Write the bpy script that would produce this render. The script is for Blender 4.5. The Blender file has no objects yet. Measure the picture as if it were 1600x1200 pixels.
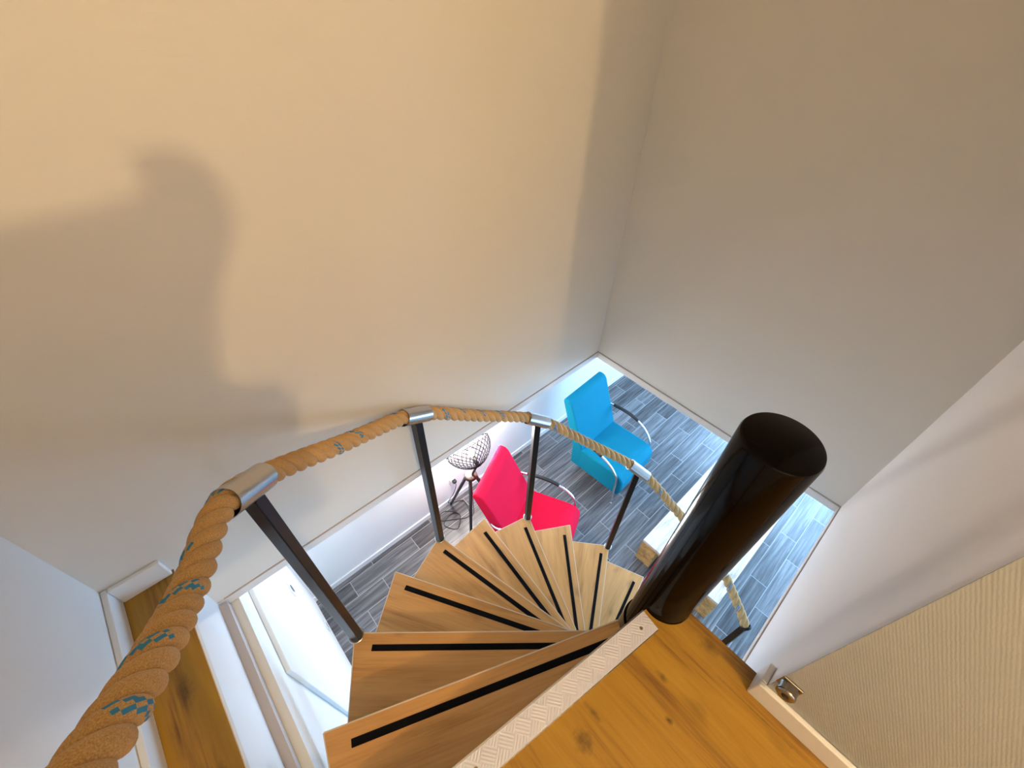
import bpy, bmesh, math, random
from mathutils import Vector, Matrix
random.seed(7)
S = bpy.context.scene
COL = S.collection
PI = math.pi

# ------------------------------------------------------------------ camera
F_PX, YAW, PITCH, ROLL = 679.8, 0.8096, -0.783, 0.0341
CAM = Vector((-0.6102, -0.0164, 1.2131))
fwd = Vector((math.cos(PITCH)*math.cos(YAW), math.cos(PITCH)*math.sin(YAW), math.sin(PITCH)))
rt = Vector((math.sin(YAW), -math.cos(YAW), 0)); up = rt.cross(fwd)
rt2 = rt*math.cos(ROLL) + up*math.sin(ROLL); up2 = up*math.cos(ROLL) - rt*math.sin(ROLL)
cd = bpy.data.cameras.new('camera'); cam = bpy.data.objects.new('camera', cd); COL.objects.link(cam)
cam.matrix_world = Matrix(((rt2.x, up2.x, -fwd.x, CAM.x), (rt2.y, up2.y, -fwd.y, CAM.y), (rt2.z, up2.z, -fwd.z, CAM.z), (0, 0, 0, 1)))
cd.sensor_width = 36; cd.lens = F_PX/1600*36; cd.clip_start = 0.01
S.camera = cam

# ------------------------------------------------------------------ world, lights, exposure
S.view_settings.view_transform = 'Standard'; S.view_settings.look = 'None'
S.view_settings.gamma = 1; S.view_settings.use_curve_mapping = False
S.view_settings.exposure = 0.0
w = bpy.data.worlds.new('world'); S.world = w; w.use_nodes = True
w.node_tree.nodes['Background'].inputs[0].default_value = (0.45, 0.68, 1.0, 1)
w.node_tree.nodes['Background'].inputs[1].default_value = 1.2

def light(name, kind, loc, energy, color, size=0.1, target=None, size_y=None):
    l = bpy.data.lights.new(name, kind); l.energy = energy; l.color = color
    if kind == 'AREA':
        l.size = size
        if size_y: l.shape = 'RECTANGLE'; l.size_y = size_y
    else: l.shadow_soft_size = size
    o = bpy.data.objects.new(name, l); COL.objects.link(o); o.location = loc
    if target: o.rotation_euler = (Vector(target)-Vector(loc)).to_track_quat('-Z', 'Y').to_euler()
    return o
# warm ceiling lamp of the upper hallway, behind the camera
light('hallway_ceiling_light', 'POINT', (-0.68, -1.52, 2.2), 84, (1.0, 0.685, 0.335), 0.025)
# blue daylight through the big window of the lower room
light('window_daylight', 'AREA', (4.35, -0.6, -1.3), 290, (0.36, 0.64, 1.0), 3.4, (0.4, 0.1, -1.5), 1.8)
light('side_window_daylight', 'AREA', (2.4, -3.35, -1.3), 60, (0.40, 0.67, 1.0), 2.6, (1.2, 0.6, -2.0), 2.0)

# blue fill light added in the upper hallway, behind the camera
light('hallway_blue_fill', 'AREA', (-0.12, -2.3, 0.95), 9, (0.22, 0.48, 1.0), 0.7, (-1.07, 0.7, 0.1), 0.9)

# ------------------------------------------------------------------ helpers
def new_mat(name):
    m = bpy.data.materials.new(name); m.use_nodes = True
    nt = m.node_tree; return m, nt, nt.nodes['Principled BSDF']
def mat(name, color, rough=0.5, metal=0, spec=0.5, bump=0, bscale=200, coat=0):
    m, nt, b = new_mat(name)
    b.inputs['Base Color'].default_value = (*color, 1); b.inputs['Roughness'].default_value = rough
    b.inputs['Metallic'].default_value = metal; b.inputs['Specular IOR Level'].default_value = spec
    b.inputs['Coat Weight'].default_value = coat
    if bump:
        tc = nt.nodes.new('ShaderNodeTexCoord'); n = nt.nodes.new('ShaderNodeTexNoise'); n.inputs['Scale'].default_value = bscale
        n.inputs['Detail'].default_value = 3
        bp = nt.nodes.new('ShaderNodeBump'); bp.inputs['Strength'].default_value = bump; bp.inputs['Distance'].default_value = 0.002
        nt.links.new(tc.outputs['Object'], n.inputs['Vector']); nt.links.new(n.outputs['Fac'], bp.inputs['Height'])
        nt.links.new(bp.outputs['Normal'], b.inputs['Normal'])
    return m
def nodes_chain(nt): 
    return lambda t, **k: _mk(nt, t, k)
def _mk(nt, t, k):
    n = nt.nodes.new('ShaderNode'+t)
    for a, v in k.items():
        if a.startswith('i_'): n.inputs[a[2:].replace('_', ' ')].default_value = v
        else: setattr(n, a, v)
    return n
def ramp(nt, stops):
    r = nt.nodes.new('ShaderNodeValToRGB'); e = r.color_ramp.elements
    while len(e) < len(stops): e.new(0.5)
    for q, (p, c) in zip(e, stops): q.position = p; q.color = (*c, 1)
    return r
def wood(name, c1, c2, c3, grain='x', rough=0.45, knots=0.0, scale=1.0, rnd=True, coords='Object', spots=()):
    m, nt, b = new_mat(name); L = nt.links.new; N = nodes_chain(nt)
    tc = N('TexCoord'); oi = N('ObjectInfo'); add = N('VectorMath', operation='ADD')
    mul = N('VectorMath', operation='SCALE'); comb = N('CombineXYZ')
    L(oi.outputs['Random'], comb.inputs[0]); L(oi.outputs['Random'], comb.inputs[1])
    L(comb.outputs[0], mul.inputs[0]); mul.inputs['Scale'].default_value = 7.3 if rnd else 0
    L(tc.outputs[coords], add.inputs[0]); L(mul.outputs[0], add.inputs[1])
    mp = N('Mapping'); L(add.outputs[0], mp.inputs['Vector'])
    lo, hi = 1.6*scale, 16*scale
    mp.inputs['Scale'].default_value = (lo, hi, hi) if grain == 'x' else (hi, lo, hi)
    n1 = N('TexNoise', i_Scale=1.0, i_Detail=8.0, i_Roughness=0.62, i_Distortion=0.35); L(mp.outputs[0], n1.inputs['Vector'])
    mp2 = N('Mapping'); L(add.outputs[0], mp2.inputs['Vector'])
    mp2.inputs['Scale'].default_value = (6*scale, 150*scale, 90*scale) if grain == 'x' else (150*scale, 6*scale, 90*scale)
    n2 = N('TexNoise', i_Scale=1.0, i_Detail=4.0); L(mp2.outputs[0], n2.inputs['Vector'])
    mx = N('Math', operation='MULTIPLY_ADD'); L(n2.outputs['Fac'], mx.inputs[0]); mx.inputs[1].default_value = 0.30; L(n1.outputs['Fac'], mx.inputs[2])
    r = ramp(nt, [(0.45, c3), (0.62, c2), (0.82, c1)]); L(mx.outputs[0], r.inputs[0])
    out = r.outputs[0]
    if knots:
        mk = N('Mapping'); L(add.outputs[0], mk.inputs['Vector'])
        mk.inputs['Scale'].default_value = (4.5*scale, 9*scale, 9*scale) if grain == 'x' else (9*scale, 4.5*scale, 9*scale)
        v = N('TexVoronoi', i_Scale=1.0); nd = N('TexNoise', i_Scale=2.2, i_Detail=3.0)
        L(mk.outputs[0], nd.inputs['Vector']); vm = N('VectorMath', operation='MULTIPLY_ADD')
        L(nd.outputs['Color'], vm.inputs[0]); vm.inputs[1].default_value = (0.5, 0.5, 0.5); L(mk.outputs[0], vm.inputs[2])
        L(vm.outputs[0], v.inputs['Vector'])
        kr = ramp(nt, [(0.03, (1, 1, 1)), (0.22, (0, 0, 0))]); L(v.outputs['Distance'], kr.inputs[0])
        sel = N('Math', operation='GREATER_THAN'); sel.inputs[1].default_value = 0.42
        sp = N('SeparateColor'); L(v.outputs['Color'], sp.inputs[0]); L(sp.outputs[0], sel.inputs[0])
        mm = N('Math', operation='MULTIPLY'); L(kr.outputs[0], mm.inputs[0]); L(sel.outputs[0], mm.inputs[1])
        m3 = N('Math', operation='MULTIPLY'); L(mm.outputs[0], m3.inputs[0]); m3.inputs[1].default_value = knots
        mix = N('Mix', data_type='RGBA'); L(m3.outputs[0], mix.inputs[0]); L(out, mix.inputs[6]); mix.inputs[7].default_value = (c3[0]*0.35, c3[1]*0.35, c3[2]*0.4, 1)
        out = mix.outputs[2]
    for (kx, ky, rx, ry, st) in spots:       # dark knots and plank seams of the landing boards
        sub = N('VectorMath', operation='SUBTRACT'); sub.inputs[1].default_value = (kx, ky, 0); L(tc.outputs[coords], sub.inputs[0])
        dv = N('VectorMath', operation='MULTIPLY'); dv.inputs[1].default_value = (1/rx, 1/ry, 0); L(sub.outputs[0], dv.inputs[0])
        ln = N('VectorMath', operation='LENGTH'); L(dv.outputs[0], ln.inputs[0])
        nz = N('TexNoise', i_Scale=70.0, i_Detail=3.0); L(tc.outputs[coords], nz.inputs['Vector'])
        ad = N('Math', operation='MULTIPLY_ADD'); L(nz.outputs['Fac'], ad.inputs[0]); ad.inputs[1].default_value = 1.1; L(ln.outputs['Value'], ad.inputs[2])
        mr = N('MapRange'); mr.inputs['From Min'].default_value = 0.6; mr.inputs['From Max'].default_value = 1.5; mr.inputs['To Min'].default_value = st; mr.inputs['To Max'].default_value = 0
        L(ad.outputs[0], mr.inputs['Value'])
        mk_ = N('Mix', data_type='RGBA'); L(mr.outputs[0], mk_.inputs[0]); L(out, mk_.inputs[6]); mk_.inputs[7].default_value = (c3[0]*0.22, c3[1]*0.28, c3[2]*0.6, 1)
        out = mk_.outputs[2]
    L(out, b.inputs['Base Color']); b.inputs['Roughness'].default_value = rough
    bp = N('Bump'); bp.inputs['Strength'].default_value = 0.12; bp.inputs['Distance'].default_value = 0.002
    L(n2.outputs['Fac'], bp.inputs['Height']); L(bp.outputs[0], b.inputs['Normal'])
    return m
def wallpaper(name, color, strength, kind):
    """painted woven wallpaper; fine ribs in the bump only"""
    m, nt, b = new_mat(name); L = nt.links.new; N = nodes_chain(nt)
    g = N('NewGeometry'); mp = N('Mapping'); L(g.outputs['Position'], mp.inputs['Vector'])
    mp.inputs['Scale'].default_value = {'x': (40, 40, 260), 'ribs': (1, 1, 1), 'v': (260, 260, 40)}[kind]
    if kind == 'ribs':
        mp.inputs['Rotation'].default_value = (0.56, 0, 0)
        wv = N('TexWave', i_Scale=68.0, i_Distortion=2.2, i_Detail=2.0); wv.inputs['Detail Scale'].default_value = 2.5
        wv.bands_direction = 'Y'
        L(mp.outputs[0], wv.inputs['Vector']); h = wv.outputs['Fac']
    else:
        n = N('TexNoise', i_Scale=1.0, i_Detail=2.0); L(mp.outputs[0], n.inputs['Vector']); h = n.outputs['Fac']
    bp = N('Bump'); bp.inputs['Strength'].default_value = strength*(0.6 if kind == 'ribs' else 1); bp.inputs['Distance'].default_value = 0.0015
    L(h, bp.inputs['Height']); L(bp.outputs[0], b.inputs['Normal'])
    b.inputs['Base Color'].default_value = (*color, 1); b.inputs['Roughness'].default_value = 0.85; b.inputs['Specular IOR Level'].default_value = 0.2
    return m

def obj(name, bm, m, parent=None, smooth=False, mods=None):
    me = bpy.data.meshes.new(name); bmesh.ops.recalc_face_normals(bm, faces=bm.faces); bm.to_mesh(me); bm.free()
    for mm in (m if isinstance(m, (list, tuple)) else [m]): me.materials.append(mm)
    if smooth:
        for p in me.polygons: p.use_smooth = True
    o = bpy.data.objects.new(name, me); COL.objects.link(o)
    if parent: o.parent = parent
    return o
def struct(name, bm, m, parent=None, smooth=False):
    o = obj(name, bm, m, parent, smooth)
    if not parent: o['kind'] = 'structure'
    return o
def thing(name, label, cat, loc=(0, 0, 0), rz=0, group=None):
    o = bpy.data.objects.new(name, None); COL.objects.link(o); o.location = loc; o.rotation_euler = (0, 0, rz)
    o.empty_display_size = 0.1
    tag(o, label, cat, group); return o
def tag(o, label, cat, group=None):
    o['label'] = label; o['category'] = cat
    if group: o['group'] = group
    return o
def add_box(bm, a, b, bev=0, seg=2):
    x0, y0, z0 = a; x1, y1, z1 = b
    t = bmesh.new()
    vs = [t.verts.new(p) for p in ((x0,y0,z0),(x1,y0,z0),(x1,y1,z0),(x0,y1,z0),(x0,y0,z1),(x1,y0,z1),(x1,y1,z1),(x0,y1,z1))]
    for f in ((0,3,2,1),(4,5,6,7),(0,1,5,4),(1,2,6,5),(2,3,7,6),(3,0,4,7)): t.faces.new([vs[i] for i in f])
    if bev: bmesh.ops.bevel(t, geom=list(t.edges), offset=bev, segments=seg, profile=0.5, affect='EDGES')
    merge(bm, t); return bm
def merge(bm, t, M=None):
    if M is not None: bmesh.ops.transform(t, matrix=M, verts=t.verts)
    me = bpy.data.meshes.new('tmp'); t.to_mesh(me); t.free(); bm.from_mesh(me); bpy.data.meshes.remove(me)
def bx(a, b, bev=0, seg=2): return add_box(bmesh.new(), a, b, bev, seg)
def add_prism(bm, pts, z0, z1, bev=0, seg=2, axis='z'):
    """polygon pts (u,v) extruded; axis z: (u,v,h); axis x: polygon in (y,z) extruded along x"""
    t = bmesh.new()
    P = (lambda u, v, h: (u, v, h)) if axis == 'z' else (lambda u, v, h: (h, u, v)) if axis == 'x' else (lambda u, v, h: (u, h, v))
    lo = [t.verts.new(P(u, v, z0)) for u, v in pts]; hi = [t.verts.new(P(u, v, z1)) for u, v in pts]
    t.faces.new(lo[::-1]); t.faces.new(hi); n = len(pts)
    for i in range(n): t.faces.new((lo[i], lo[(i+1) % n], hi[(i+1) % n], hi[i]))
    bmesh.ops.recalc_face_normals(t, faces=t.faces)
    if bev: bmesh.ops.bevel(t, geom=list(t.edges), offset=bev, segments=seg, profile=0.5, affect='EDGES', clamp_overlap=True)
    merge(bm, t); return bm
def catmull(pts, n):
    P = [Vector(p) for p in pts]; P = [2*P[0]-P[1]] + P + [2*P[-1]-P[-2]]; out = []
    for i in range(1, len(P)-2):
        for j in range(n):
            t = j/n; a, b, c, d = P[i-1], P[i], P[i+1], P[i+2]
            out.append(0.5*((2*b) + (c-a)*t + (2*a-5*b+4*c-d)*t*t + (3*b-a-3*c+d)*t**3))
    out.append(P[-2]); return out
def frames(path):
    T = []
    for i in range(len(path)):
        a = path[max(i-1, 0)]; b = path[min(i+1, len(path)-1)]; T.append((b-a).normalized())
    u = T[0].orthogonal().normalized(); out = []
    for t in T:
        u = (u - t*u.dot(t)).normalized(); out.append((t, u, t.cross(u)))
    return out
def add_tube(bm, path, r, seg=12, cap=True, sx=1.0):
    path = [Vector(p) for p in path]; fr = frames(path); rings = []
    for i, (p, (t, u, v)) in enumerate(zip(path, fr)):
        rr = r[i] if isinstance(r, (list, tuple)) else r
        rings.append([bm.verts.new(p + (u*math.cos(2*PI*k/seg)*sx + v*math.sin(2*PI*k/seg))*rr) for k in range(seg)])
    for a, b in zip(rings, rings[1:]):
        for k in range(seg): bm.faces.new((a[k], a[(k+1) % seg], b[(k+1) % seg], b[k]))
    if cap: bm.faces.new(rings[0][::-1]); bm.faces.new(rings[-1])
    return bm
def tube(path, r, seg=12, n=None, cap=True): 
    return add_tube(bmesh.new(), catmull(path, n) if n else path, r, seg, cap)
def cyl(p0, p1, r, seg=32, r2=None):
    return add_tube(bmesh.new(), [p0, p1], [r, r if r2 is None else r2], seg)
def add_lathe(bm, prof, c=(0, 0, 0), seg=32, close=False):
    rings = []
    for r, z in prof: rings.append([bm.verts.new((c[0]+r*math.cos(2*PI*k/seg), c[1]+r*math.sin(2*PI*k/seg), c[2]+z)) for k in range(seg)] if r > 1e-6 else [bm.verts.new((c[0], c[1], c[2]+z))])
    for a, b in zip(rings, rings[1:]):
        for k in range(seg):
            A = [a[k % len(a)], a[(k+1) % len(a)], b[(k+1) % len(b)], b[k % len(b)]]
            A = list(dict.fromkeys(A))
            if len(A) > 2: bm.faces.new(A)
    return bm

# ------------------------------------------------------------------ materials
M_paint = wallpaper('cream_wallpaper', (0.72, 0.69, 0.63), 0.22, 'x')
M_paintV = wallpaper('cream_wallpaper_vertical', (0.72, 0.69, 0.63), 0.20, 'v')
M_ribs = wallpaper('ribbed_wallpaper', (0.44, 0.455, 0.44), 0.20, 'ribs')
M_white = mat('white_paint', (0.80, 0.80, 0.79), 0.55)
M_plaster = mat('smooth_white_plaster', (0.80, 0.79, 0.77), 0.8, spec=0.2)
M_trim = mat('trim_paint', (0.74, 0.70, 0.66), 0.5)
M_caulk = mat('brown_joint', (0.48, 0.38, 0.31), 0.8)
KNOTS = [(-0.392, -0.050, 0.024, 0.030, 0.75), (-0.221, -0.154, 0.008, 0.012, 0.9), (-0.162, -0.098, 0.010, 0.020, 0.6), (-0.020, -0.140, 0.020, 0.032, 0.6), (-0.337, -0.030, 0.008, 0.034, 0.6), (-0.095, -0.390, 0.012, 0.022, 0.8), (-0.062, -0.30, 0.0035, 0.16, 0.5), (-0.60, -0.15, 0.03, 0.04, 0.7), (-1.0, 0.62, 0.02, 0.05, 0.6), (-0.98, 0.40, 0.012, 0.05, 0.8)]
M_oak = wood('landing_oak', (0.42, 0.238, 0.023), (0.355, 0.186, 0.015), (0.17, 0.072, 0.009), 'y', 0.45, knots=0.5, spots=KNOTS)
M_oak_s = wood('tread_oak', (0.68, 0.375, 0.135), (0.58, 0.305, 0.10), (0.40, 0.195, 0.055), 'x', 0.38, knots=0.45)
M_edge = mat('pale_edge_band', (0.72, 0.62, 0.50), 0.4)
M_strip = mat('black_grip', (0.003, 0.003, 0.004), 0.9, spec=0.15)
M_black = mat('black_gloss_paint', (0.0015, 0.001, 0.0007), 0.12, spec=0.15, coat=0.0, bump=0.06, bscale=60)
M_post = mat('dark_brown_gloss_metal', (0.005, 0.003, 0.003), 0.28, spec=0.22)
M_steel = mat('brushed_steel', (0.56, 0.54, 0.52), 0.24, metal=1)
M_chrome = mat('chrome', (0.85, 0.85, 0.87), 0.12, metal=1)
M_blackp = mat('black_plastic', (0.012, 0.012, 0.014), 0.45)
M_wall_down = mat('lower_white_wall', (0.82, 0.82, 0.80), 0.8, spec=0.2)
M_teal = mat('teal_fabric', (0.0, 0.185, 0.29), 0.85, spec=0.2, bump=0.35, bscale=450)
M_red = mat('red_fabric', (0.74, 0.003, 0.04), 0.85, spec=0.2, bump=0.35, bscale=450)
M_table = wood('coffee_table_wood', (0.78, 0.48, 0.18), (0.60, 0.33, 0.10), (0.30, 0.14, 0.04), 'x', 0.6, knots=0.3)
M_tabletop = wood('coffee_table_top_daylit_wood', (0.86, 0.74, 0.64), (0.80, 0.66, 0.55), (0.36, 0.28, 0.27), 'x', 0.5)  # window daylight on the top is painted in as paler wood

def rope_material():
    m, nt, b = new_mat('manila_rope'); L = nt.links.new; N = nodes_chain(nt)
    tc = N('TexCoord'); n = N('TexNoise', i_Scale=700.0, i_Detail=4.0); L(tc.outputs['Object'], n.inputs['Vector'])
    r = ramp(nt, [(0.3, (0.40, 0.215, 0.055)), (0.7, (0.66, 0.42, 0.18))]); L(n.outputs['Fac'], r.inputs[0])
    L(r.outputs[0], b.inputs['Base Color']); b.inputs['Roughness'].default_value = 0.8; b.inputs['Sheen Weight'].default_value = 0.15
    bp = N('Bump'); bp.inputs['Strength'].default_value = 0.4; bp.inputs['Distance'].default_value = 0.001
    L(n.outputs['Fac'], bp.inputs['Height']); L(bp.outputs[0], b.inputs['Normal']); return m
M_rope = rope_material()
M_yarn = mat('blue_marker_yarn', (0.03, 0.23, 0.45), 0.8)

def tile_material():
    m, nt, b = new_mat('grey_wood_look_tiles'); L = nt.links.new; N = nodes_chain(nt)
    g = N('NewGeometry'); mp = N('Mapping'); L(g.outputs['Position'], mp.inputs['Vector']); mp.inputs['Location'].default_value = (0.0, -0.095, 0)
    br = N('TexBrick', offset=0.63, offset_frequency=2, squash=1.0)
    for k, v in (('Scale', 1.0), ('Brick Width', 0.6), ('Row Height', 0.15), ('Mortar Size', 0.0028), ('Mortar Smooth', 0.1), ('Bias', 0.0)): br.inputs[k].default_value = v
    br.inputs['Color1'].default_value = (0.0, 0.0, 0.0, 1); br.inputs['Color2'].default_value = (1, 1, 1, 1); br.inputs['Mortar'].default_value = (0.5, 0.5, 0.5, 1)
    L(mp.outputs[0], br.inputs['Vector'])
    sc = N('VectorMath', operation='SCALE'); L(br.outputs['Color'], sc.inputs[0]); sc.inputs['Scale'].default_value = 5.0
    ad = N('VectorMath', operation='ADD'); L(mp.outputs[0], ad.inputs[0]); L(sc.outputs[0], ad.inputs[1])
    m2 = N('Mapping'); L(ad.outputs[0], m2.inputs['Vector']); m2.inputs['Scale'].default_value = (2.2, 42, 42)
    n = N('TexNoise', i_Scale=1.0, i_Detail=7.0, i_Roughness=0.65, i_Distortion=0.4); L(m2.outputs[0], n.inputs['Vector'])
    sb = N('SeparateColor'); L(br.outputs['Color'], sb.inputs[0])
    mx = N('Math', operation='MULTIPLY_ADD'); L(sb.outputs[0], mx.inputs[0]); mx.inputs[1].default_value = 0.16; L(n.outputs['Fac'], mx.inputs[2])
    r = ramp(nt, [(0.38, (0.030, 0.026, 0.027)), (0.56, (0.10, 0.098, 0.102)), (0.78, (0.24, 0.24, 0.25))]); L(mx.outputs[0], r.inputs[0])
    mix = N('Mix', data_type='RGBA'); L(br.outputs['Fac'], mix.inputs[0]); L(r.outputs[0], mix.inputs[6]); mix.inputs[7].default_value = (0.36, 0.36, 0.36, 1)
    L(mix.outputs[2], b.inputs['Base Color']); b.inputs['Roughness'].default_value = 0.32; b.inputs['Specular IOR Level'].default_value = 0.6
    bp = N('Bump', invert=True); bp.inputs['Strength'].default_value = 0.5; bp.inputs['Distance'].default_value = 0.001
    L(br.outputs['Fac'], bp.inputs['Height']); L(bp.outputs[0], b.inputs['Normal']); return m
M_tiles = tile_material()
def checker_plate():
    m, nt, b = new_mat('aluminium_checker_plate'); L = nt.links.new; N = nodes_chain(nt)
    tc = N('TexCoord'); mp = N('Mapping'); L(tc.outputs['Object'], mp.inputs['Vector'])
    # groups of parallel bars in alternating directions
    ck = N('TexChecker', i_Scale=1.0); mc = N('Mapping'); mc.inputs['Scale'].default_value = (32, 32, 0.001); mc.inputs['Rotation'].default_value = (0, 0, 0.785)
    L(tc.outputs['Object'], mc.inputs['Vector']); L(mc.outputs[0], ck.inputs['Vector'])
    w1 = N('TexWave', i_Scale=48.0, i_Distortion=0.6); w1.bands_direction = 'X'
    w2 = N('TexWave', i_Scale=48.0, i_Distortion=0.6); w2.bands_direction = 'Y'
    mr = N('Mapping'); mr.inputs['Rotation'].default_value = (0, 0, 0.785); L(tc.outputs['Object'], mr.inputs['Vector'])
    L(mr.outputs[0], w1.inputs['Vector']); L(mr.outputs[0], w2.inputs['Vector'])
    mix = N('Mix', data_type='FLOAT'); L(ck.outputs['Fac'], mix.inputs[0]); L(w1.outputs['Fac'], mix.inputs[2]); L(w2.outputs['Fac'], mix.inputs[3])
    bp = N('Bump'); bp.inputs['Strength'].default_value = 0.34; bp.inputs['Distance'].default_value = 0.0012
    L(mix.outputs[0], bp.inputs['Height']); L(bp.outputs[0], b.inputs['Normal'])
    b.inputs['Base Color'].default_value = (0.70, 0.72, 0.86, 1); b.inputs['Metallic'].default_value = 0.4; b.inputs['Roughness'].default_value = 0.5
    return m
M_plate = checker_plate()

# ------------------------------------------------------------------ layout numbers (metres, stair axis at 0,0, landing at z=0)
YA, XB, Y3, X4, XS, XE, X5 = 0.941, 0.9165, -0.2593, -1.0758, -0.9456, 0.0142, -0.0245
ZF = -2.6; ZC = 2.5; YL = 1.95; ZO = -0.265; ZU = -0.30; HB = 0.07
R, PHI0, DPHI, OFF, RC, HR, H = 0.922, 2.7297, -0.3097, -0.0306, 0.0655, 0.8962, 0.2
N1 = Vector((-0.075, 0.020)); N2 = Vector((-0.6252, 0.1026)); ND = (N2-N1).normalized()     # landing nosing line
NP = Vector((-ND.y, ND.x))
if NP.y > 0: NP = -NP                                                                       # into the landing

# ------------------------------------------------------------------ upper shell
def seg_arc(a0, a1, n, r=RC+0.002): return [(r*math.cos(a0+(a1-a0)*i/n), r*math.sin(a0+(a1-a0)*i/n)) for i in range(n+1)]
nleft = N1 + ND*((XS-N1.x)/ND.x)
a0 = math.atan2(N1.y, N1.x); a1 = math.atan2(-math.sqrt(RC**2-XE**2), XE)
if a1 > a0: a1 -= 2*PI
arc = seg_arc(a0+0 if a0 > 0 else a0+2*PI, a1+2*PI if a1 < 0 else a1, 14)
floor_pts = [(N1.x, N1.y)] + arc + [(XE, Y3), (X5, Y3), (X5, -3.0), (X4, -3.0), (X4, YA), (XS, YA), (nleft.x, nleft.y)]
struct('floor_landing', add_prism(bmesh.new(), floor_pts, -0.018, 0.0), M_oak)
struct('floor_slab', add_prism(bmesh.new(), floor_pts, ZU, -0.018), M_white)
struct('wall_far', bx((X4-0.1, YA, ZU+0.035), (XB+0.1, YA+0.1, ZC)), M_paint)
struct('wall_right', bx((XB, Y3-0.1, ZU+0.035), (XB+0.1, YA, ZC)), M_paintV)
struct('wall_near_right', bx((X5, Y3-0.1, ZU+0.035), (XB, Y3, ZC)), mat('smooth_white_wall', (0.90, 0.89, 0.90), 0.8, spec=0.2))
struct('wall_ribbed', bx((X5, -3.0, 0), (X5+0.1, Y3-0.1, ZC)), M_ribs)
struct('wall_left', bx((X4-0.1, -3.0, ZU), (X4, YA, ZC)), M_plaster)
struct('wall_back', bx((X4-0.1, -3.1, 0), (X5+0.1, -3.0, ZC)), M_plaster)
struct('ceiling_upper', bx((X4-0.1, -3.1, ZC), (XB+0.1, YA+0.1, ZC+0.1)), M_plaster)
# the face of wall_near_right that turns the corner (ribbed paper wraps the end of the hallway wall)
struct('wall_corner_end', bx((X5-0.0015, Y3-0.1, HB*0.2), (X5, Y3, ZC)), M_ribs)
# added out-of-view block on the left wall, shaped to shadow the far wall
bh = bmesh.new()
add_prism(bh, [(X4, 1.0), (-0.60, 1.0), (-0.606, 1.15), (-0.582, 1.24), (-0.635, 1.27), (-0.646, 1.31), (-0.637, 1.35), (-0.603, 1.43), (-0.562, 1.49), (-0.556, 1.515), (-0.572, 1.532), (-0.59, 1.537), (-0.612, 1.536), (-0.616, 1.505), (-0.634, 1.502), (X4, 1.502)], -0.25, -0.19, axis='y')
struct('wall_shadow_caster', bh, M_plaster)

# trims around the lower edge of the stairwell opening
def trim(name, a, b, joint=None):
    o = struct(name, bx(a, b), M_trim)
    return o
t = 0.004
trim('trim_1', (XS, YA-t, ZU), (XB, YA+0.1, ZO)); trim('trim_2', (XB-t, Y3, ZU), (XB+0.1, YA-t, ZO)); trim('trim_3', (XE, Y3-0.1, ZU), (XB-t, Y3+t, ZO))
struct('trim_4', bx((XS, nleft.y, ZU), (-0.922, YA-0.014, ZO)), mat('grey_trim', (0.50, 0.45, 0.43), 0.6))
j = bmesh.new(); add_box(j, (XS+0.02, YA-0.0025, ZO), (XB, YA, ZO+0.004)); add_box(j, (XB-0.0025, Y3, ZO), (XB, YA, ZO+0.004)); add_box(j, (XE, Y3, ZO), (XB, Y3+0.0025, ZO+0.004))
struct('trim_5', j, M_caulk)
# pale edge of the floor boards along the left strip
struct('trim_6', bx((XS, nleft.y, -0.020), (XS+0.002, YA, 0.0005)), M_edge)
# baseboards
def baseboard(name, a, b): return struct(name, bx(a, b, 0.003, 2), M_white)
bt = 0.014
baseboard('baseboard_left', (X4, -3.0, 0), (X4+bt, YA, HB)); baseboard('baseboard_far', (X4+bt, YA-bt, 0), (XS-0.004, YA, HB))
baseboard('baseboard_near_right', (X5-bt, -3.0, 0), (X5-0.0015, Y3+bt, HB)); baseboard('baseboard_return', (X5-0.0015, Y3, 0), (XE+0.010, Y3+bt, HB))

# ------------------------------------------------------------------ lower room
struct('floor_lower', bx((-3.2, -3.2, ZF-0.1), (4.2, YL, ZF)), M_tiles)
low = M_wall_down
struct('wall_lower_far', bx((-3.2, YL, ZF), (4.2, YL+0.1, ZU)), low)
struct('baseboard_lower_far', bx((-0.88, YL-0.012, ZF), (4.1, YL, ZF+0.06)), M_white)
struct('wall_lower_left', bx((XS-0.12, -3.2, ZF), (-0.897, YL, ZU-0.003)), low)
pw = struct('wall_lower_closet', bx((-0.897, 0.70, ZF), (-0.880, YL, -0.47), 0.004, 2), low)
c = bmesh.new()
add_box(c, (X4-0.1, YA+0.1, ZU), (4.2, YL+0.1, ZU+0.1)); add_box(c, (XB+0.1, -3.2, ZU), (4.2, YA+0.1, ZU+0.1)); add_box(c, (X5+0.1, -3.2, ZU), (XB+0.1, Y3-0.1, ZU+0.1))
add_box(c, (X4-0.1, -3.2, ZU), (X5+0.1, -3.0, ZU+0.1))
struct('ceiling_lower', c, low)
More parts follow.
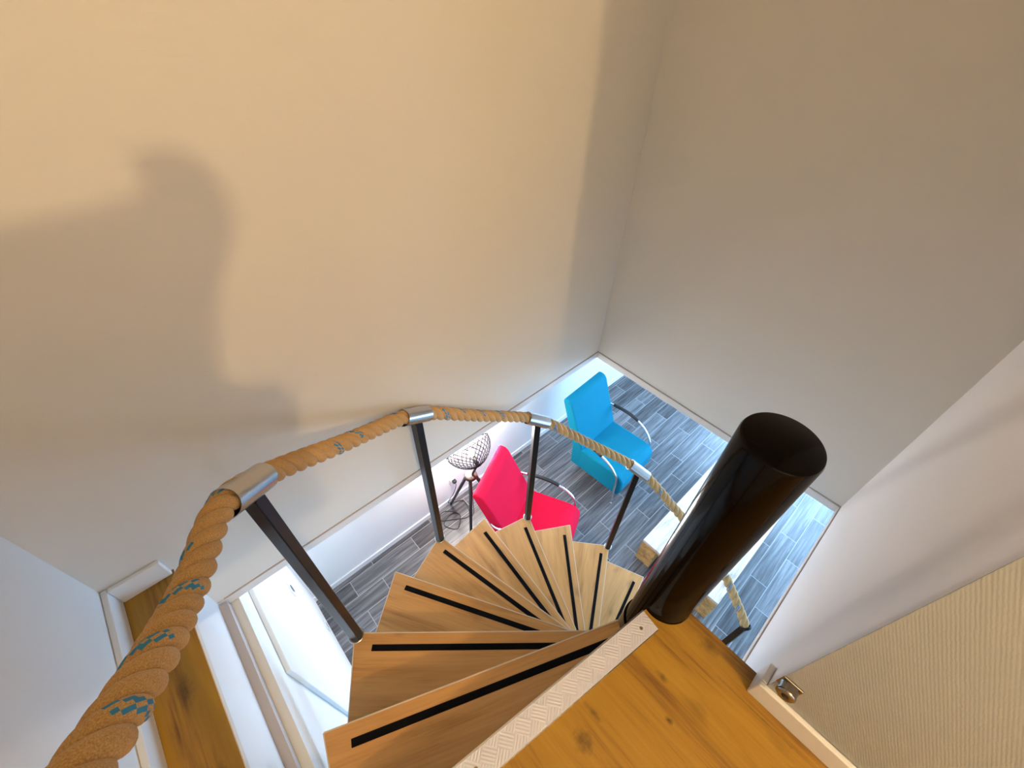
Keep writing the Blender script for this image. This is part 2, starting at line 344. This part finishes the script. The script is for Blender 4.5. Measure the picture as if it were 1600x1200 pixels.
# window walls: right end and near side of the lower room
def window_wall(name, axis, pos, lo, hi, holes, th=0.1):
    """wall at axis=pos, spanning lo..hi, with rectangular window holes (a0,a1,z0,z1)"""
    b = bmesh.new(); cur = lo
    P = (lambda u0, u1, z0, z1: ((pos, u0, z0), (pos+th, u1, z1))) if axis == 'x' else (lambda u0, u1, z0, z1: ((u0, pos, z0), (u1, pos+th, z1)))
    for (u0, u1, z0, z1) in holes:
        add_box(b, *P(cur, u0, ZF, ZU)); add_box(b, *P(u0, u1, ZF, z0)); add_box(b, *P(u0, u1, z1, ZU)); cur = u1
    add_box(b, *P(cur, hi, ZF, ZU)); return struct(name, b, low)
window_wall('wall_lower_right', 'x', 4.1, -3.2, YL, [(-2.3, 1.1, ZF+0.25, -0.45)])
window_wall('wall_lower_near', 'y', -3.2, -0.95, 4.1, [(1.1, 3.7, ZF+0.25, -0.45)])
wf = bmesh.new()
for u in (-2.3, -1.2, 0.0, 1.06): add_box(wf, (4.12, u, ZF+0.25), (4.16, u+0.05, -0.45))
for z in (ZF+0.25, -0.50): add_box(wf, (4.12, -2.3, z), (4.16, 1.11, z+0.05))
struct('window_1', wf, M_white)
wf = bmesh.new()
for u in (1.1, 2.4, 3.65): add_box(wf, (u, -3.17, ZF+0.25), (u+0.05, -3.13, -0.45))
for z in (ZF+0.25, -0.50): add_box(wf, (1.1, -3.17, z), (3.7, -3.13, z+0.05))
struct('window_2', wf, M_white)

# ------------------------------------------------------------------ spiral staircase
stair = thing('spiral_staircase', 'oak-treaded spiral staircase winding down around a glossy black steel column', 'staircase', (0, 0, ZF))
bmc = bmesh.new()
add_lathe(bmc, [(0, 0), (RC+0.05, 0), (RC+0.05, 0.012), (RC, 0.014), (RC, -ZF+0.668), (RC-0.002, -ZF+0.673), (RC-0.006, -ZF+0.6755), (0, -ZF+0.6755)], seg=72)
colm = obj('central_column', bmc, M_black, stair, True); colm['label'] = 'glossy black steel column'
colm.data.shade_smooth() if hasattr(colm.data, 'shade_smooth') else None
md = colm.modifiers.new('edge', 'EDGE_SPLIT'); md.split_angle = 0.6
def rot(v, a): return (v[0]*math.cos(a)-v[1]*math.sin(a), v[0]*math.sin(a)+v[1]*math.cos(a))
BA = -DPHI + 0.07
tp = [(0.084, OFF), (R, OFF), rot((R, OFF), BA), rot((0.084, OFF), BA)]
def tread_bm():
    b = bmesh.new(); add_prism(b, tp, -0.036, 0.0, 0.0015, 1); return b
def inset_out():
    b = bmesh.new(); add_box(b, (0.084, OFF-0.0022, -0.036), (R, OFF+0.0012, 0.0006))
    o0, o1 = Vector((R, OFF)), Vector(rot((R, OFF), BA)); d = (o1-o0).normalized(); n = Vector((d.y, -d.x))
    q = [o0-n*0.001, o1-n*0.001, o1+n*0.002, o0+n*0.002]; add_prism(b, [tuple(v) for v in q], -0.036, 0.0006)
    return b
def strip_bm():
    b = bmesh.new(); add_box(b, (0.135, OFF+0.034, 0.0), (R-0.065, OFF+0.053, 0.0022), 0.0008, 1); return b
def strip_post_bm():
    b = bmesh.new(); add_box(b, (0.135, OFF+0.034, 0.0), (R-0.055, OFF+0.053, 0.0022), 0.0008, 1); return b
def bracket_bm():
    b = bmesh.new(); add_lathe(b, [(RC+0.0005, -0.19), (RC+0.006, -0.19), (RC+0.006, -0.001), (RC+0.0005, -0.001)], seg=48)
    add_box(b, (RC, OFF+0.05, -0.05), (0.40, OFF+0.058, -0.036)); return b
def post_bm():
    b = bmesh.new(); add_box(b, (-0.015, -0.015, -0.036), (0.015, 0.015, HR-0.024), 0.002, 2); return b
def ring_bm():
    b = bmesh.new(); add_lathe(b, [(0.0, 0.0), (0.026, 0.0), (0.026, 0.0025), (0.024, 0.0035), (0.0, 0.0035)], seg=28); return b
def tangent(k):
    a = PHI0 + DPHI*(k-1); t = Vector((math.sin(a)*R*-DPHI, -math.cos(a)*R*-DPHI, -H)); return t.normalized()
def rail_pt(k):
    a = PHI0 + DPHI*(k-1); r = R-0.006
    return Vector((r*math.cos(a)-(OFF+0.006)*math.sin(a), r*math.sin(a)+(OFF+0.006)*math.cos(a), -k*H+HR))
SL = 0.062
def sleeve_bm(k):
    """open steel tube holding the rope, in staircase-part coordinates"""
    tloc = tangent(k); b = bmesh.new(); c = rail_pt(k)
    q = tloc.to_track_quat('Z', 'Y').to_matrix().to_4x4()
    t_ = bmesh.new(); add_lathe(t_, [(0.0275, -SL), (0.0290, -SL), (0.0290, SL), (0.0275, SL), (0.0275, -SL)], seg=36)
    merge(b, t_, Matrix.Translation(c) @ q); return b
first_t = None
for k in range(1, 13):
    a = PHI0 + DPHI*(k-1); z = -k*H - ZF
    if first_t is None:
        tr = obj('tread', tread_bm(), M_oak_s, stair); eb = obj('edge_band', inset_out(), M_edge, tr); gs = obj('grip_strip', strip_bm(), M_strip, tr)
        first_t = (tr, eb, gs); bk = obj('bracket', bracket_bm(), M_black, stair, False); fb = bk
    else:
        tr = first_t[0].copy(); COL.objects.link(tr); tr.parent = stair
        for ch in first_t[1:]:
            c_ = ch.copy(); COL.objects.link(c_); c_.parent = tr
        bk = fb.copy(); COL.objects.link(bk); bk.parent = stair
    tr.location = (0, 0, z); tr.rotation_euler = (0, 0, a); bk.location = (0, 0, z); bk.rotation_euler = (0, 0, a)
post0 = None
for k in (2, 4, 6, 8, 10, 11):
    a = PHI0 + DPHI*(k-1)
    if post0 is None:
        po = obj('baluster', post_bm(), M_post, stair); ri = obj('base_ring', ring_bm(), M_steel, po); post0 = (po, ri)
    else:
        po = post0[0].copy(); COL.objects.link(po); po.parent = stair
        ri = post0[1].copy(); COL.objects.link(ri); ri.parent = po
    p = rail_pt(k); po.location = (p.x, p.y, -k*H-ZF); po.rotation_euler = (0, 0, a)
    if k == 11:     # the rope ends in a thin black cap on the last post
        t_ = bmesh.new(); add_lathe(t_, [(0, 0.006), (0.027, 0.006), (0.027, -0.008), (0.0255, -0.008)], seg=28); sb = bmesh.new()
        merge(sb, t_, Matrix.Translation(p + tangent(k)*0.004 + Vector((0, 0, -ZF))) @ tangent(k).to_track_quat('Z', 'Y').to_matrix().to_4x4())
        obj('rope_end_cap', sb, M_post, stair); continue
    sb = sleeve_bm(k); bmesh.ops.translate(sb, verts=sb.verts, vec=(0, 0, -ZF))
    sv = obj('rope_sleeve', sb, M_steel, stair, True); md = sv.modifiers.new('edge', 'EDGE_SPLIT'); md.split_angle = 0.6
# landing post that carries the upper end of the rope (just outside the picture)
po = obj('baluster', bx((-0.015, -0.015, 0), (0.015, 0.015, 0.90), 0.002), M_post, stair); po.location = (-0.895, -0.03, -ZF)

# ------------------------------------------------------------------ rope handrail
pts = [(-0.905, -0.06, 0.955), (-0.885, 0.03, 0.905), (-0.862, 0.13, 0.83), (-0.832, 0.225, 0.748), (-0.803, 0.33, 0.660), (-0.772, 0.445, 0.580)]
for k in (2, 4, 6, 8, 10, 11):
    c = rail_pt(k); tg = tangent(k)
    if k > 2:
        kp = 10 if k == 11 else k-2; cp = rail_pt(kp); tp_ = tangent(kp)
        if k != 11: mid = (cp+c)/2; mid = Vector((mid.x*1.035, mid.y*1.035, mid.z-0.014)); pts.append(mid)
    pts.append(c - tg*0.07); pts.append(c + tg*(0.07 if k != 11 else 0.0))
path = catmull(pts, 26)
# resample evenly
L_ = [0]
for a, b in zip(path, path[1:]): L_.append(L_[-1]+(b-a).length)
def at_len(s):
    import bisect
    i = min(max(bisect.bisect_right(L_, s)-1, 0), len(path)-2); u = (s-L_[i])/max(L_[i+1]-L_[i], 1e-9); return path[i].lerp(path[i+1], u)
step = 0.0042; NS = int(L_[-1]/step); even = [at_len(i*step) for i in range(NS+1)]
fr = frames(even); PITCH_R = 0.108; ra, rd = 0.0134, 0.0114
rb = bmesh.new(); rng = random.Random(3)
for sidx in range(3):
    line = []; dirs = []
    for i, (p, (tt, u, v)) in enumerate(zip(even, fr)):
        th = 2*PI*i*step/PITCH_R + sidx*2*PI/3
        d = u*math.cos(th)+v*math.sin(th); line.append(p + d*rd); dirs.append((d, tt.cross(d)))
    nf = len(rb.faces); SEG = 18; add_tube(rb, line, ra, SEG); rb.faces.ensure_lookup_table()
    if sidx == 1:       # blue marker yarn shows here and there on one strand
        i0 = 5
        while i0 < len(line)-12:
            for i in range(i0, i0+8):
                for k in range(SEG):
                    f = rb.faces[nf + i*SEG + k]; c = f.calc_center_median()-(line[i]+line[i+1])/2; d, e = dirs[i]
                    a_ = math.atan2(c.dot(e), c.dot(d))
                    if abs(a_-0.55) < 0.175 or abs(a_+0.15) < 0.175: f.material_index = 1
            i0 += rng.choice((17, 20, 27))
bmesh.ops.translate(rb, verts=rb.verts, vec=(0, 0, -ZF))
rope = obj('rope_handrail', rb, [M_rope, M_yarn], stair, True); rope['label'] = 'thick twisted tan rope handrail with blue yarn flecks'

# ------------------------------------------------------------------ metal stair nosing on the landing edge
ang = math.atan2(ND.y, ND.x)
nos = thing('stair_nosing', 'aluminium checker-plate nosing strip screwed along the landing edge', 'stair nosing', (N1.x, N1.y, 0), ang)
# local x runs along the edge to the left, local +y or -y points into the landing
sgn = 1 if (Matrix.Rotation(ang, 2) @ Vector((0, 1))).dot(NP) > 0 else -1
LN = (nleft-N1).length; NW = 0.053
b = bmesh.new(); ys = sorted((0, sgn*NW)); add_box(b, (0.0, ys[0], 0.0002), (LN, ys[1], 0.0026)); 
yl0, yl1 = sorted((-sgn*0.0025, 0)); add_box(b, (0.0, yl0, -0.02), (LN, yl1, 0.0026))
obj('plate', b, M_plate, nos)
b = bmesh.new(); yy = sorted((-sgn*0.0028, sgn*0.001)); add_box(b, (0.0, yy[0], 0.0020), (LN, yy[1], 0.0032)); yy = sorted((sgn*(NW-0.001), sgn*(NW+0.001))); add_box(b, (0.0, yy[0], 0.0004), (LN, yy[1], 0.0028))
obj('bright_edge', b, M_chrome, nos)
for xs_ in (0.035, 0.52, 0.80):
    b = bmesh.new(); add_lathe(b, [(0, 0.0030), (0.0035, 0.0034), (0.0045, 0.0027)], (xs_, sgn*NW*0.5, 0), 16); obj('screw', b, mat('dull_screw', (0.25, 0.21, 0.12), 0.4, metal=0.8), nos)

# ------------------------------------------------------------------ door stop on the ribbed wall
ds = thing('door_stop', 'small chrome door stop on the ribbed wall just above the baseboard', 'door stop', (X5-0.0015, -0.277, 0.140))
b = bmesh.new(); add_box(b, (-0.005, -0.02, -0.02), (0, 0.02, 0.02), 0.002); M_dark_chrome = mat('dark_chrome', (0.34, 0.31, 0.28), 0.22, metal=1); obj('back_plate', b, M_dark_chrome, ds)
def xl(prof, m, name, parent, smooth=True):
    b = bmesh.new(); t_ = bmesh.new(); add_lathe(t_, prof, seg=28); merge(b, t_, Matrix.Rotation(-PI/2, 4, 'Y')); return obj(name, b, m, parent, smooth)
xl([(0.019, 0.003), (0.018, 0.016), (0.019, 0.020), (0.019, 0.026), (0.015, 0.029), (0.006, 0.029), (0.006, 0.024), (0, 0.024)], M_dark_chrome, 'barrel', ds)
xl([(0.0058, 0.0245), (0.0058, 0.0295), (0, 0.0295)], M_blackp, 'rubber_core', ds)

# ------------------------------------------------------------------ armchairs
def armchair(name, label, px, py, rz, wd, d, zb, zt, zk, rec, th, fab):
    """local frame: -y is the facing direction, x is the width"""
    t_ = thing(name, label, 'armchair', (px, py, ZF), rz)
    h = wd/2
    # seat side profile in (y,z), y = -a
    pr = [(-0.012-th*0.5, zb), (-0.012-th*0.5, zt-0.004), (-th-0.02, zt-0.004), (-d+0.11, zt+0.006), (-d+0.035, zt-0.012), (-d-0.004, zt-0.065), (-d-0.012, zb+0.09), (-d+0.012, zb)]
    b = bmesh.new(); add_prism(b, pr, -h, h, 0.020, 4, 'x'); obj('seat', b, fab, t_, True)
    pr = [(0, zb), (-th, zb), (-th-0.006, zt-0.06), (-th+0.008, zt+0.02), (rec-th, zk-0.035), (rec-th+0.03, zk-0.004), (rec-0.02, zk), (rec, zk-0.03), (0.012, zt-0.02)]
    b = bmesh.new(); add_prism(b, pr, -h-0.002, h+0.002, 0.020, 4, 'x'); obj('backrest', b, fab, t_, True)
    for s in (-1, 1):
        x = s*(h+0.016); arm = [(s*(h-0.02), 0.075, zt+0.14), (x, 0.02, zt+0.16), (x+s*0.008, -0.10, zt+0.175), (x+s*0.014, -0.24, zt+0.172), (x+s*0.012, -0.37, zt+0.140), (x+s*0.006, -0.47, zt+0.07), (x, -d+0.055, zt-0.03), (x, -d+0.045, 0.20), (x, -d+0.035, 0.012)]
        fr_ = obj('arm_frame', tube(arm, 0.0115, 12, 10), M_chrome, t_, True)
        P = catmull(arm, 10); seg_ = P[16:38]
        pd = bmesh.new(); add_tube(pd, [q+Vector((0, 0, 0.006)) for q in seg_], [0.017]*len(seg_), 12)
        obj('arm_pad', pd, M_blackp, fr_, True)
        obj('leg', tube([(s*(h-0.12), -0.16, zb+0.02), (s*(h-0.12), -0.16, 0.012)], 0.0115, 12), M_chrome, t_, True)
        obj('foot', cyl((x, -d+0.035, 0.0), (x, -d+0.035, 0.014), 0.014, 16), M_chrome, t_)
        obj('foot', cyl((s*(h-0.12), -0.16, 0.0), (s*(h-0.12), -0.16, 0.014), 0.014, 16), M_blackp, t_)
    for ch in t_.children:
        if ch.name.startswith(('seat', 'backrest')):
            md = ch.modifiers.new('wn', 'WEIGHTED_NORMAL')
    return t_
armchair('armchair', 'teal blue upholstered armchair with chrome arms, beside the lower far wall', 1.91, 1.463, 0.055, 0.541, 0.58, 0.14, 0.413, 0.926, 0.197, 0.106, M_teal)
armchair('armchair', 'bright red-pink upholstered armchair just beyond the stair treads', 0.707, 1.338, 0.45, 0.516, 0.561, 0.14, 0.419, 0.914, 0.221, 0.098, M_red)

# ------------------------------------------------------------------ coffee table
ct = thing('coffee_table', 'low chunky coffee table with daylight-paled top and thick brown beam legs', 'coffee table', (2.05, 0.077, ZF))
TL, TW, TH_ = 0.65, 0.345, 0.32
b = bmesh.new(); add_box(b, (-TL, -TW, TH_-0.03), (TL, TW, TH_), 0.004); obj('tabletop', b, M_tabletop, ct)['label'] = 'plank top paled by window daylight'
b = bmesh.new(); g = 0.012; add_box(b, (-TL+g, -TW+g, TH_-0.075), (TL-g, -TW+0.05, TH_-0.0301)); add_box(b, (-TL+g, TW-0.05, TH_-0.075), (TL-g, TW-g, TH_-0.0301)); add_box(b, (-TL+g, -TW+0.05, TH_-0.075), (-TL+0.05, TW-0.05, TH_-0.0301)); add_box(b, (TL-0.05, -TW+0.05, TH_-0.075), (TL-g, TW-0.05, TH_-0.0301)); obj('apron', b, M_table, ct)
for sx in (-1, 1):
    for sy in (-1, 1):
        x0, x1 = sorted((sx*TL, sx*(TL-0.14))); y0, y1 = sorted((sy*TW, sy*(TW-0.14)))
        b = bmesh.new(); add_box(b, (x0, y0, 0), (x1, y1, TH_-0.0302), 0.003); obj('leg', b, M_table, ct)

# ------------------------------------------------------------------ tripod floor lamp
lx, ly = 0.55, 1.66
lamp = thing('tripod_floor_lamp', 'black tripod floor lamp with an open wire mesh bowl shade, behind the red armchair', 'floor lamp', (lx, ly, ZF))
hz = 0.70
for an in (106, 226, 346):
    a = math.radians(an); e = (0.27*math.cos(a), 0.27*math.sin(a), 0.008); s_ = (0.035*math.cos(a), 0.035*math.sin(a), hz+0.01)
    obj('leg', cyl(s_, e, 0.016, 14, 0.011), M_blackp, lamp, True)
b = bmesh.new(); add_lathe(b, [(0, -0.02), (0.045, -0.02), (0.055, -0.008), (0.055, 0.012), (0.045, 0.02), (0, 0.02)], (0, 0, hz+0.02), 32); obj('hub', b, mat('dark_walnut_hub', (0.035, 0.022, 0.018), 0.4), lamp, True)
obj('stem', cyl((0, 0, hz), (0.048, -0.04, hz+0.18), 0.010, 14), M_blackp, lamp, True)
AX = Vector((0.10, 0.88, 0.46)).normalized()      # the bowl opens up towards the wall
C0 = Vector((0.048, -0.05, hz+0.16)); Q = AX.to_track_quat('Z', 'Y').to_matrix().to_4x4()
t_ = bmesh.new(); RB, DB = 0.195, 0.195; NR, NSg = 10, 26; rings = []
for i in range(NR+1):
    f = i/NR; r = 0.02 + (RB-0.02)*math.sin(f*PI/2)**0.85; z = DB*f**1.35
    rings.append([(r*math.cos(2*PI*(k+0.5*(i % 2))/NSg), r*math.sin(2*PI*(k+0.5*(i % 2))/NSg), z) for k in range(NSg)])
for i in range(NR):
    for k in range(NSg):
        a = rings[i][k]
        for q in ((k + (0 if i % 2 == 0 else 1)) % NSg, (k + (-1 if i % 2 == 0 else 0)) % NSg): add_tube(t_, [a, rings[i+1][q]], 0.0024, 5, False)
for i in (0, NR):
    add_tube(t_, [Vector(p) for p in rings[i]] + [Vector(rings[i][0])], 0.0035 if i else 0.004, 6, False)
b = bmesh.new(); merge(b, t_, Matrix.Translation(C0) @ Q)
sh = obj('lamp_shade', b, mat('dark_wire', (0.006, 0.007, 0.010), 0.8, spec=0.1), lamp); sh['label'] = 'black wire mesh bowl shade'
t_ = bmesh.new(); add_lathe(t_, [(0, 0.0), (0.018, 0.0), (0.018, 0.09), (0, 0.09)], seg=18); b = bmesh.new(); merge(b, t_, Matrix.Translation(C0) @ Q); obj('socket', b, M_blackp, lamp, True)
M_bulb, nt, bs = new_mat('lit_bulb'); bs.inputs['Base Color'].default_value = (1, 0.9, 0.75, 1); bs.inputs['Emission Color'].default_value = (1, 0.82, 0.58, 1); bs.inputs['Emission Strength'].default_value = 6
t_ = bmesh.new(); bmesh.ops.create_uvsphere(t_, u_segments=20, v_segments=12, radius=0.028); b = bmesh.new(); merge(b, t_, Matrix.Translation(C0 + AX*0.12)); obj('bulb', b, M_bulb, lamp, True)
lb = light('lamp_bulb_light', 'POINT', Vector((lx, ly, ZF)) + C0 + AX*0.20, 48, (1.0, 0.92, 0.84), 0.03)
sp = light('lamp_beam', 'SPOT', Vector((lx, ly, ZF)) + C0 + AX*0.19, 900, (1.0, 0.93, 0.86), 0.04, Vector((lx, ly, ZF)) + C0 + AX*0.19 + Vector((0.0, 0.5, 0.42)))
sp.data.spot_size = math.radians(110); sp.data.spot_blend = 0.6
# mains cord: from the socket on the wall, down and curled on the tiles
cord = [(0.0, 0.282, 0.312), (0.0, 0.25, 0.28), (-0.03, 0.262, 0.15), (-0.10, 0.265, 0.06), (-0.04, 0.25, 0.02), (0.04, 0.20, 0.006), (-0.02, 0.05, 0.005), (-0.16, 0.12, 0.005), (-0.26, 0.20, 0.005), (-0.17, 0.24, 0.005), (-0.08, 0.12, 0.008), (-0.18, 0.02, 0.005), (-0.25, 0.13, 0.006), (-0.12, 0.17, 0.009), (0.0, 0.03, 0.005), (0.01, 0.01, 0.3), (0.0, 0.0, hz)]
obj('power_cord', tube(cord, 0.0032, 8, 12), M_blackp, lamp, True)
obj('plug', bx((-0.018, 0.255, 0.296), (0.018, 0.284, 0.330), 0.006), M_blackp, lamp)

# ------------------------------------------------------------------ sockets and switch
def wall_plate(name, label, cat, M, dark=True, group=None):
    t_ = thing(name, label, cat); t_.matrix_world = M
    obj('face_plate', bx((-0.04, -0.008, -0.04), (0.04, 0, 0.04), 0.003), M_white, t_)
    b = bmesh.new()
    if cat == 'socket':
        add_box(b, (-0.018, -0.0095, -0.018), (0.018, -0.007, 0.018), 0.002); obj('outlet', b, mat('grey_outlet', (0.12, 0.14, 0.16), 0.5), t_)
    else:
        add_box(b, (-0.016, -0.014, -0.022), (0.016, -0.007, 0.022), 0.002); obj('rocker', b, mat('grey_rocker', (0.16, 0.19, 0.22), 0.4), t_)
    return t_
wall_plate('wall_socket', 'white wall socket behind the tripod floor lamp', 'socket', Matrix.Translation((lx, YL, ZF+0.315)))
RZ = Matrix.Rotation(PI/2, 4, 'Z')
wall_plate('light_switch', 'upper switch on the white closet wall below the stairs', 'switch', Matrix.Translation((-0.880, 1.52, -1.47)) @ RZ)
wall_plate('wall_socket', 'lower socket near the floor on the white closet wall', 'socket', Matrix.Translation((-0.880, 1.60, -2.35)) @ RZ)
